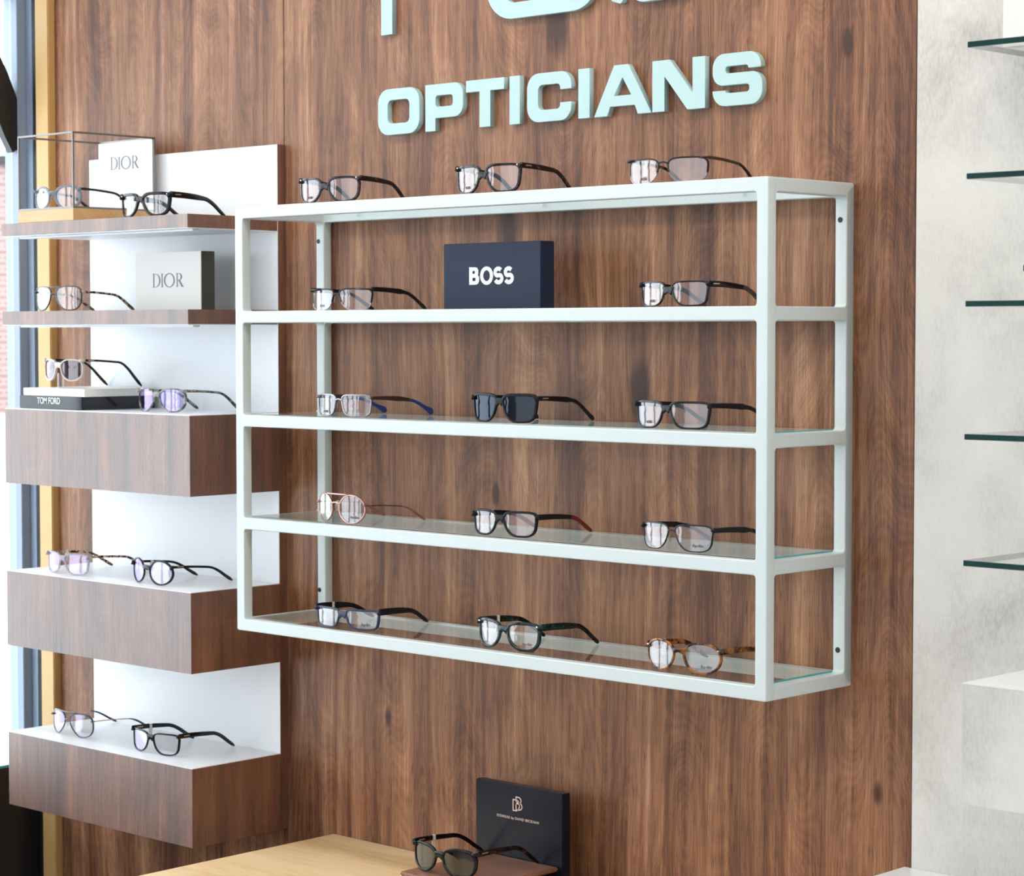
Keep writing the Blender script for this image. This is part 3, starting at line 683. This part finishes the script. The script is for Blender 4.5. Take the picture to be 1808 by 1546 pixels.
        if word and ((word == 'BOSS') == (side < 0)):
            if word == 'BOSS': me_ = text_mesh('lens_print', 'BOSS', .0125, .0042, .0003, .02); xo = -cxl - .004
            else: me_ = text_mesh('lens_print', 'Ray-Ban', .0175, .0058, .0003, .0, shear=.35); xo = cxl - .001
            for v in me_.vertices: v.co.y += sag(xo + v.co.x) - .0011
            oo = link('lens_print', me_, M['print'], ln); oo.location = (xo, 0, cz - hv * .72)
    if pads or kind == 'metal':
        for side in (-1, 1):
            bm = bmesh.new(); bmesh.ops.create_uvsphere(bm, u_segments=12, v_segments=8, radius=1)
            for v in bm.verts: v.co = (v.co.x * .0016 + side * (dbl / 2 - .0005), v.co.y * .0035 + .0065, v.co.z * .0068 + cz - .001)
            done(bm, 'nose_pad', M['pad'], t, smooth=True)
    # temples
    prof = {'std': [(0, .0085), (.1, .0085), (.4, .0078), (.66, .0064), (.85, .0066), (1, .0055)],
            'wide': [(0, .0105), (.15, .0105), (.45, .0098), (.60, .0074), (.85, .0065), (1, .006)],
            'step': [(0, .0070), (.12, .0072), (.40, .0080), (.50, .0088), (.56, .0058), (.75, .0052), (.88, .0058), (1, .0075)],
            'paddle': [(0, .0050), (.2, .0062), (.42, .0085), (.52, .0062), (.70, .0048), (.86, .0060), (.97, .0115), (1, .006)],
            'thin': [(0, .0018), (.5, .0018), (.64, .0020), (.70, .0034), (.95, .0042), (1, .003)],
            'slim': [(0, .0045), (.3, .0042), (.66, .0042), (.8, .0052), (.95, .0060), (1, .0045)]}[tstyle]
    def hgt_at(s):
        for (a, b), (c_, d_) in zip(prof, prof[1:]):
            if s <= c_: return b + (d_ - b) * (s - a) / (c_ - a)
        return prof[-1][1]
    wx = {'thin': .0016, 'slim': .0026, 'paddle': .0030}.get(tstyle, .0036)
    zt_ = hgt_at(.97) / 2 * .8
    key_z = [(0, hz), (.25, hz - .0010), (.50, hz - .0035), (.64, hz - .0062), (.76, zt_ + (hz - .0062 - zt_) * .74), (.88, zt_ + (hz - .0062 - zt_) * .36), (1.0, zt_)]
    def zat(s):
        for i in range(len(key_z) - 1):
            if s <= key_z[i + 1][0]:
                p0 = key_z[max(i - 1, 0)]; p1 = key_z[i]; p2 = key_z[i + 1]; p3 = key_z[min(i + 2, len(key_z) - 1)]
                hlen = p2[0] - p1[0]; u_ = (s - p1[0]) / hlen
                m1 = (p2[1] - p0[1]) / (p2[0] - p0[0]) * hlen if p2[0] > p0[0] else 0; m2 = (p3[1] - p1[1]) / (p3[0] - p1[0]) * hlen
                return (2 * u_**3 - 3 * u_**2 + 1) * p1[1] + (u_**3 - 2 * u_**2 + u_) * m1 + (-2 * u_**3 + 3 * u_**2) * p2[1] + (u_**3 - u_**2) * m2
        return key_z[-1][1]
    def tpath(side, s):
        xx = Wf / 2 - .0015 - (.0095 * s ** 2); return (side * xx, .0115 + (L - .0115) * s, zat(s))
    for side in (-1, 1):
        split = .60 if tip else 1.01
        def seg(s0, s1, name, m_, par):
            nonlocal_bm = bmesh.new(); rows = []; K = 22
            for i in range(K + 1):
                s = s0 + (s1 - s0) * i / K; q = Vector(tpath(side, s)); q2 = Vector(tpath(side, min(1, s + .01))); q1 = Vector(tpath(side, max(0, s - .01)))
                tt = (q2 - q1).normalized(); up = Vector((0, -tt.z, tt.y)).normalized(); hg = hgt_at(s) * 1.12
                if s > .985: hg *= .6
                row_ = []
                for k in range(8):
                    a_ = 2 * pi * (k + .5) / 8; ca, sa = cos(a_), sin(a_); ca = math.copysign(abs(ca) ** .55, ca); sa = math.copysign(abs(sa) ** .55, sa)
                    row_.append(nonlocal_bm.verts.new(q + Vector((ca * wx / 2, 0, 0)) + up * sa * hg / 2))
                rows.append(row_)
            for i in range(K):
                for k in range(8): nonlocal_bm.faces.new((rows[i][k], rows[i][(k + 1) % 8], rows[i + 1][(k + 1) % 8], rows[i + 1][k]))
            nonlocal_bm.faces.new(rows[0]); nonlocal_bm.faces.new(rows[-1][::-1])
            return done(nonlocal_bm, name, m_, par, smooth=True)
        tm = seg(0, min(split, 1.0), 'temple', A[temple], t)
        if tip: seg(split, 1.0, 'temple_tip', A[tip], tm)
        if arm:      # small metal inlay near the hinge
            q = tpath(side, .10); bm = bmesh.new(); bx(bm, q[0] - wx / 2 - .0003, q[0] + wx / 2 + .0003, q[1] - .004, q[1] + .010, q[2] - .0006, q[2] + .0012); done(bm, 'inlay', M[arm], tm, .0002)
    if tag:
        q = tpath(-1, .30); bm = bmesh.new(); hg = hgt_at(.3)
        bx(bm, q[0] - wx / 2 - .0004, q[0] + wx / 2 + .0004, q[1] - .003, q[1] + .003, q[2] - hg / 2 - .0004, q[2] + hg / 2 + .0004)
        bx(bm, q[0] - .0004, q[0] + .0002, q[1] - .0042, q[1] + .0042, q[2] - hg / 2 - .0165, q[2] - hg / 2 - .0004)
        done(bm, 'price_tag', M['paper'], t, .0001)
    return t

R5, R4, R3, R2, R1 = GT
G = glasses
# top of the mint frame
G('J', .2029, -.180, R1, .0911, .1454, .150, .0425, 'plum-black square glasses on top of the mint frame, leftmost of three', 'purpletort', w_=.050, h=.039, n=3.0, temple='darktort', rivets='rivet', word='BOSS', tstyle='std')
G('K', .5912, -.185, R1, .0223, .1462, .1560, .0450, 'dark tortoise glasses on top of the mint frame, middle of three', 'darktort', w_=.050, h=.041, n=3.6, taper=.13, temple='darktort', rivets='gold', tag=True, word='BOSS', arm='gold')
G('L', .9718, -.188, R1, .0812, .1495, .1600, .0365, 'thin brown half-rim glasses on top of the mint frame, rightmost of three', 'blackmetal', w_=.054, h=.036, n=3.4, taper=.08, rim=(.0026, .0018, .0010), dep=.0026, kind='metal', temple='brownmetal', tip='black', tstyle='slim', semi=True, word='BOSS', bridge=.78, tag=True)
# second row
G('M', .2343, -.182, R2, .0598, .1493, .1600, .0360, 'black half-rim glasses left of the navy display block', 'blackmetal', w_=.054, h=.035, n=4.2, taper=.12, rim=(.0028, .0018, .0010), dep=.0026, kind='metal', temple='matteblack', tstyle='step', semi=True, word='BOSS', bridge=.72)
G('N', .9763, -.180, R2, -.0734, .1443, .1500, .0344, 'slim black rectangular glasses right of the navy display block', 'darktort', w_=.052, h=.035, n=4.0, taper=.10, rim=(.0026, .0024, .0022), temple='black', tip='gunmetal', tstyle='std', arm='gold', tag=True, word='BOSS', ep=.005)
# third row
G('O', .2477, -.190, R3, -.0389, .1461, .1640, .0338, 'silver-grey metal glasses with bright blue temples in the middle row', 'silver', w_=.053, h=.036, n=4.4, taper=.08, rim=(.0026, .0020, .0016), dep=.0028, kind='metal', temple='brownmetal', tip='blue', tstyle='paddle', word='BOSS', bridge=.74)
G('P', .6388, -.196, R3, .0333, .1430, .1636, .0404, 'matte black square sunglasses in the middle of the mint frame', 'matteblack', lens='lens_grey', w_=.053, h=.041, n=3.8, taper=.14, dbl=.018, rim=(.0048, .0036, .0030), dep=.0045, temple='matteblack', tip='matteblack', tstyle='step', arm='gold', bridge=.74)
G('Q', .9863, -.196, R3, -.0355, .1524, .1690, .0367, 'black rectangular glasses at the right end of the middle row', 'black', w_=.055, h=.037, n=4.0, taper=.12, rim=(.0036, .0032, .0028), temple='matteblack', tstyle='step', word='BOSS', bridge=.72)
# fourth row
G('R', .2461, -.1963, R4, -.1093, .1400, .1503, .0331, 'round rose-gold glasses with straight top bar, fourth row', 'rose', w_=.048, h=.048, n=2.0, taper=0, rim=(.0018, .0018, .0018), dep=.0024, kind='metal', temple='rosewine', tip='rosetip', tstyle='thin', top_bar=True, word='RB', bridge=.66, tag=True)
G('S', .6399, -.1966, R4, .0314, .1420, .1590, .0343, 'matte black glasses with dark red temple tips, fourth row', 'matteblack', w_=.052, h=.037, n=3.4, taper=.12, rim=(.0038, .0034, .0030), temple='matteblack', tip='red', tstyle='std', tag=True, bridge=.70)
G('T', .9958, -.1944, R4, -.0484, .1467, .1638, .0346, 'thin black metal square glasses at the right end of the fourth row', 'blackmetal', w_=.053, h=.039, n=3.6, taper=.14, rim=(.0024, .0016, .0014), dep=.0024, kind='metal', temple='blackmetal', tip='matteblack', tstyle='step', word='RB', bridge=.72)
# fifth row
G('U', .2660, -.1994, R5, .1140, .1473, .1560, .0337, 'navy rectangular glasses at the left of the lowest row', 'navy', w_=.053, h=.031, n=4.6, taper=.10, rim=(.0032, .0030, .0028), temple='matteblack', tstyle='wide', tag=True, word='RB', bridge=.70)
G('V', .6494, -.1979, R5, -.0207, .1441, .1590, .0414, 'thick dark green glasses with silver rivets in the lowest row', 'green', w_=.051, h=.040, n=2.9, taper=.12, rim=(.0048, .0042, .0040), dep=.0042, temple='green', tip='black', tstyle='wide', rivets='rivet', tag=True, word='RB', bridge=.72)
G('W', 1.0149, -.2000, R5, .0433, .1450, .1570, .0373, 'round amber tortoise glasses at the right end of the lowest row', 'tort', w_=.049, h=.043, n=2.25, taper=.10, rim=(.0036, .0032, .0032), temple='tort', tstyle='std', rivets='rivet', tag=True, word='RB', bridge=.70)
# counter
G('X', .5410, -.2383, -.3554, .0039, .1500, .1700, .0439, 'glossy black sunglasses on the walnut plate of the dark stand', 'black', lens='lens_green', w_=.052, h=.041, n=2.6, taper=.12, rim=(.0050, .0042, .0036), dep=.0045, temple='darktort', tstyle='std', rivets='rivet', arm='gold', tag=True, bridge=.72)
# left unit
G('A', -.5540, -.2120, cz1 + .0001, .0558, .1457, .1560, .0392, 'blue-grey crystal glasses inside the wire case on the top left shelf', 'bluecrystal', w_=.048, h=.040, n=2.3, taper=.06, rim=(.0044, .0042, .0036), dep=.004, temple='black', tstyle='slim', tag=False, pads=True, bridge=.68)
G('B', -.2752, -.2120, .7518, .0416, .1455, .1581, .0420, 'thick black square glasses on the top left shelf beside the wire case', 'black', w_=.050, h=.037, n=3.2, taper=.16, rim=(.0056, .0048, .0042), dep=.0045, temple='black', tstyle='wide', rivets='rivet', arm='gold', bridge=.74, ep=.009)
G('C', -.5546, -.2120, .5782, .0592, .1446, .1530, .0371, 'double-bridge glasses with tortoise temples on the second left shelf', 'gunmetal', w_=.051, h=.045, n=3.0, taper=.12, rim=(.0026, .0022, .0022), dep=.0026, kind='metal', temple='lighttort', tip='lighttort', tstyle='slim', top_bar=True, bridge=.66)
G('D', -.5840, -.1800, .4263, -.0530, .1441, .1540, .0560, 'sunglasses with nude frame and brown lenses above the grey slab', 'nude', lens='lens_brown', w_=.048, h=.040, n=2.5, taper=.10, rim=(.0026, .0026, .0026), dep=.005, temple='black', tstyle='slim', lift=.013, arm='gold', bridge=.70)
G('E', -.2720, -.1800, .3853, .0267, .1440, .1530, .0410, 'grey horn glasses with violet-tinted lenses beside the black plinth', 'horn', lens='lens_violet', w_=.050, h=.041, n=2.6, taper=.10, rim=(.0030, .0028, .0026), temple='horn', tip='horn', tstyle='slim', bridge=.72, arm='gold')
G('F', -.5427, -.2050, .0606, -.0385, .1455, .1600, .0377, 'clear crystal square glasses with mottled temples, left on their box shelf', 'crystal', lens='lens_purple', w_=.051, h=.038, n=3.6, taper=.10, rim=(.0028, .0026, .0024), temple='lighttort', tip='lighttort', tstyle='slim', tag=True, bridge=.74)
G('G', -.2760, -.2031, .0606, -.1053, .1437, .1512, .0366, 'round black glasses beside the clear crystal pair on the box shelf', 'black', lens='lens_purple', w_=.046, h=.043, n=2.0, taper=0, rim=(.0030, .0028, .0028), temple='black', tstyle='slim', tag=True, bridge=.66, arm='gold')
G('H', -.5593, -.1850, -.2641, -.0356, .1454, .1600, .0351, 'dark pilot glasses with pale gold temples on the lowest box shelf', 'gunmetal', lens='lens_purple', w_=.052, h=.045, n=2.5, taper=.10, skew=.22, rim=(.0030, .0016, .0014), dep=.0026, kind='metal', temple='rose', tip='navy', tstyle='thin', top_bar=True, bridge=.66)
G('I', -.2826, -.1924, -.2641, .0114, .1446, .1543, .0402, 'black rectangular glasses on the right of the lowest box shelf', 'black', lens='lens_purple', w_=.052, h=.038, n=3.4, taper=.12, rim=(.0028, .0026, .0022), temple='black', tstyle='std', tag=True, bridge=.74, arm='gold')
# right edge
G('Y', 1.6520, -.1800, .5777, .0, .1460, .1450, .0440, 'black glasses cut by the right edge of the photo on the third shelf', 'black', w_=.052, h=.044, n=3.0, rim=(.0048, .0042, .0040), temple='black')
G('Z', 1.6600, -.1800, .4006, .0, .1440, .1450, .0385, 'black glasses on the fourth shelf just past the right edge', 'matteblack', w_=.051, h=.040, n=3.0, temple='matteblack')
# clear rest that holds up the pair on the slab
rs = box('nose_rest', M['acrylic'], -.5875, -.5805, -.182, -.170, .4263, .4560, bevel=.0008)
setp(rs, 'small clear acrylic rest under the nude-framed sunglasses', 'rest')
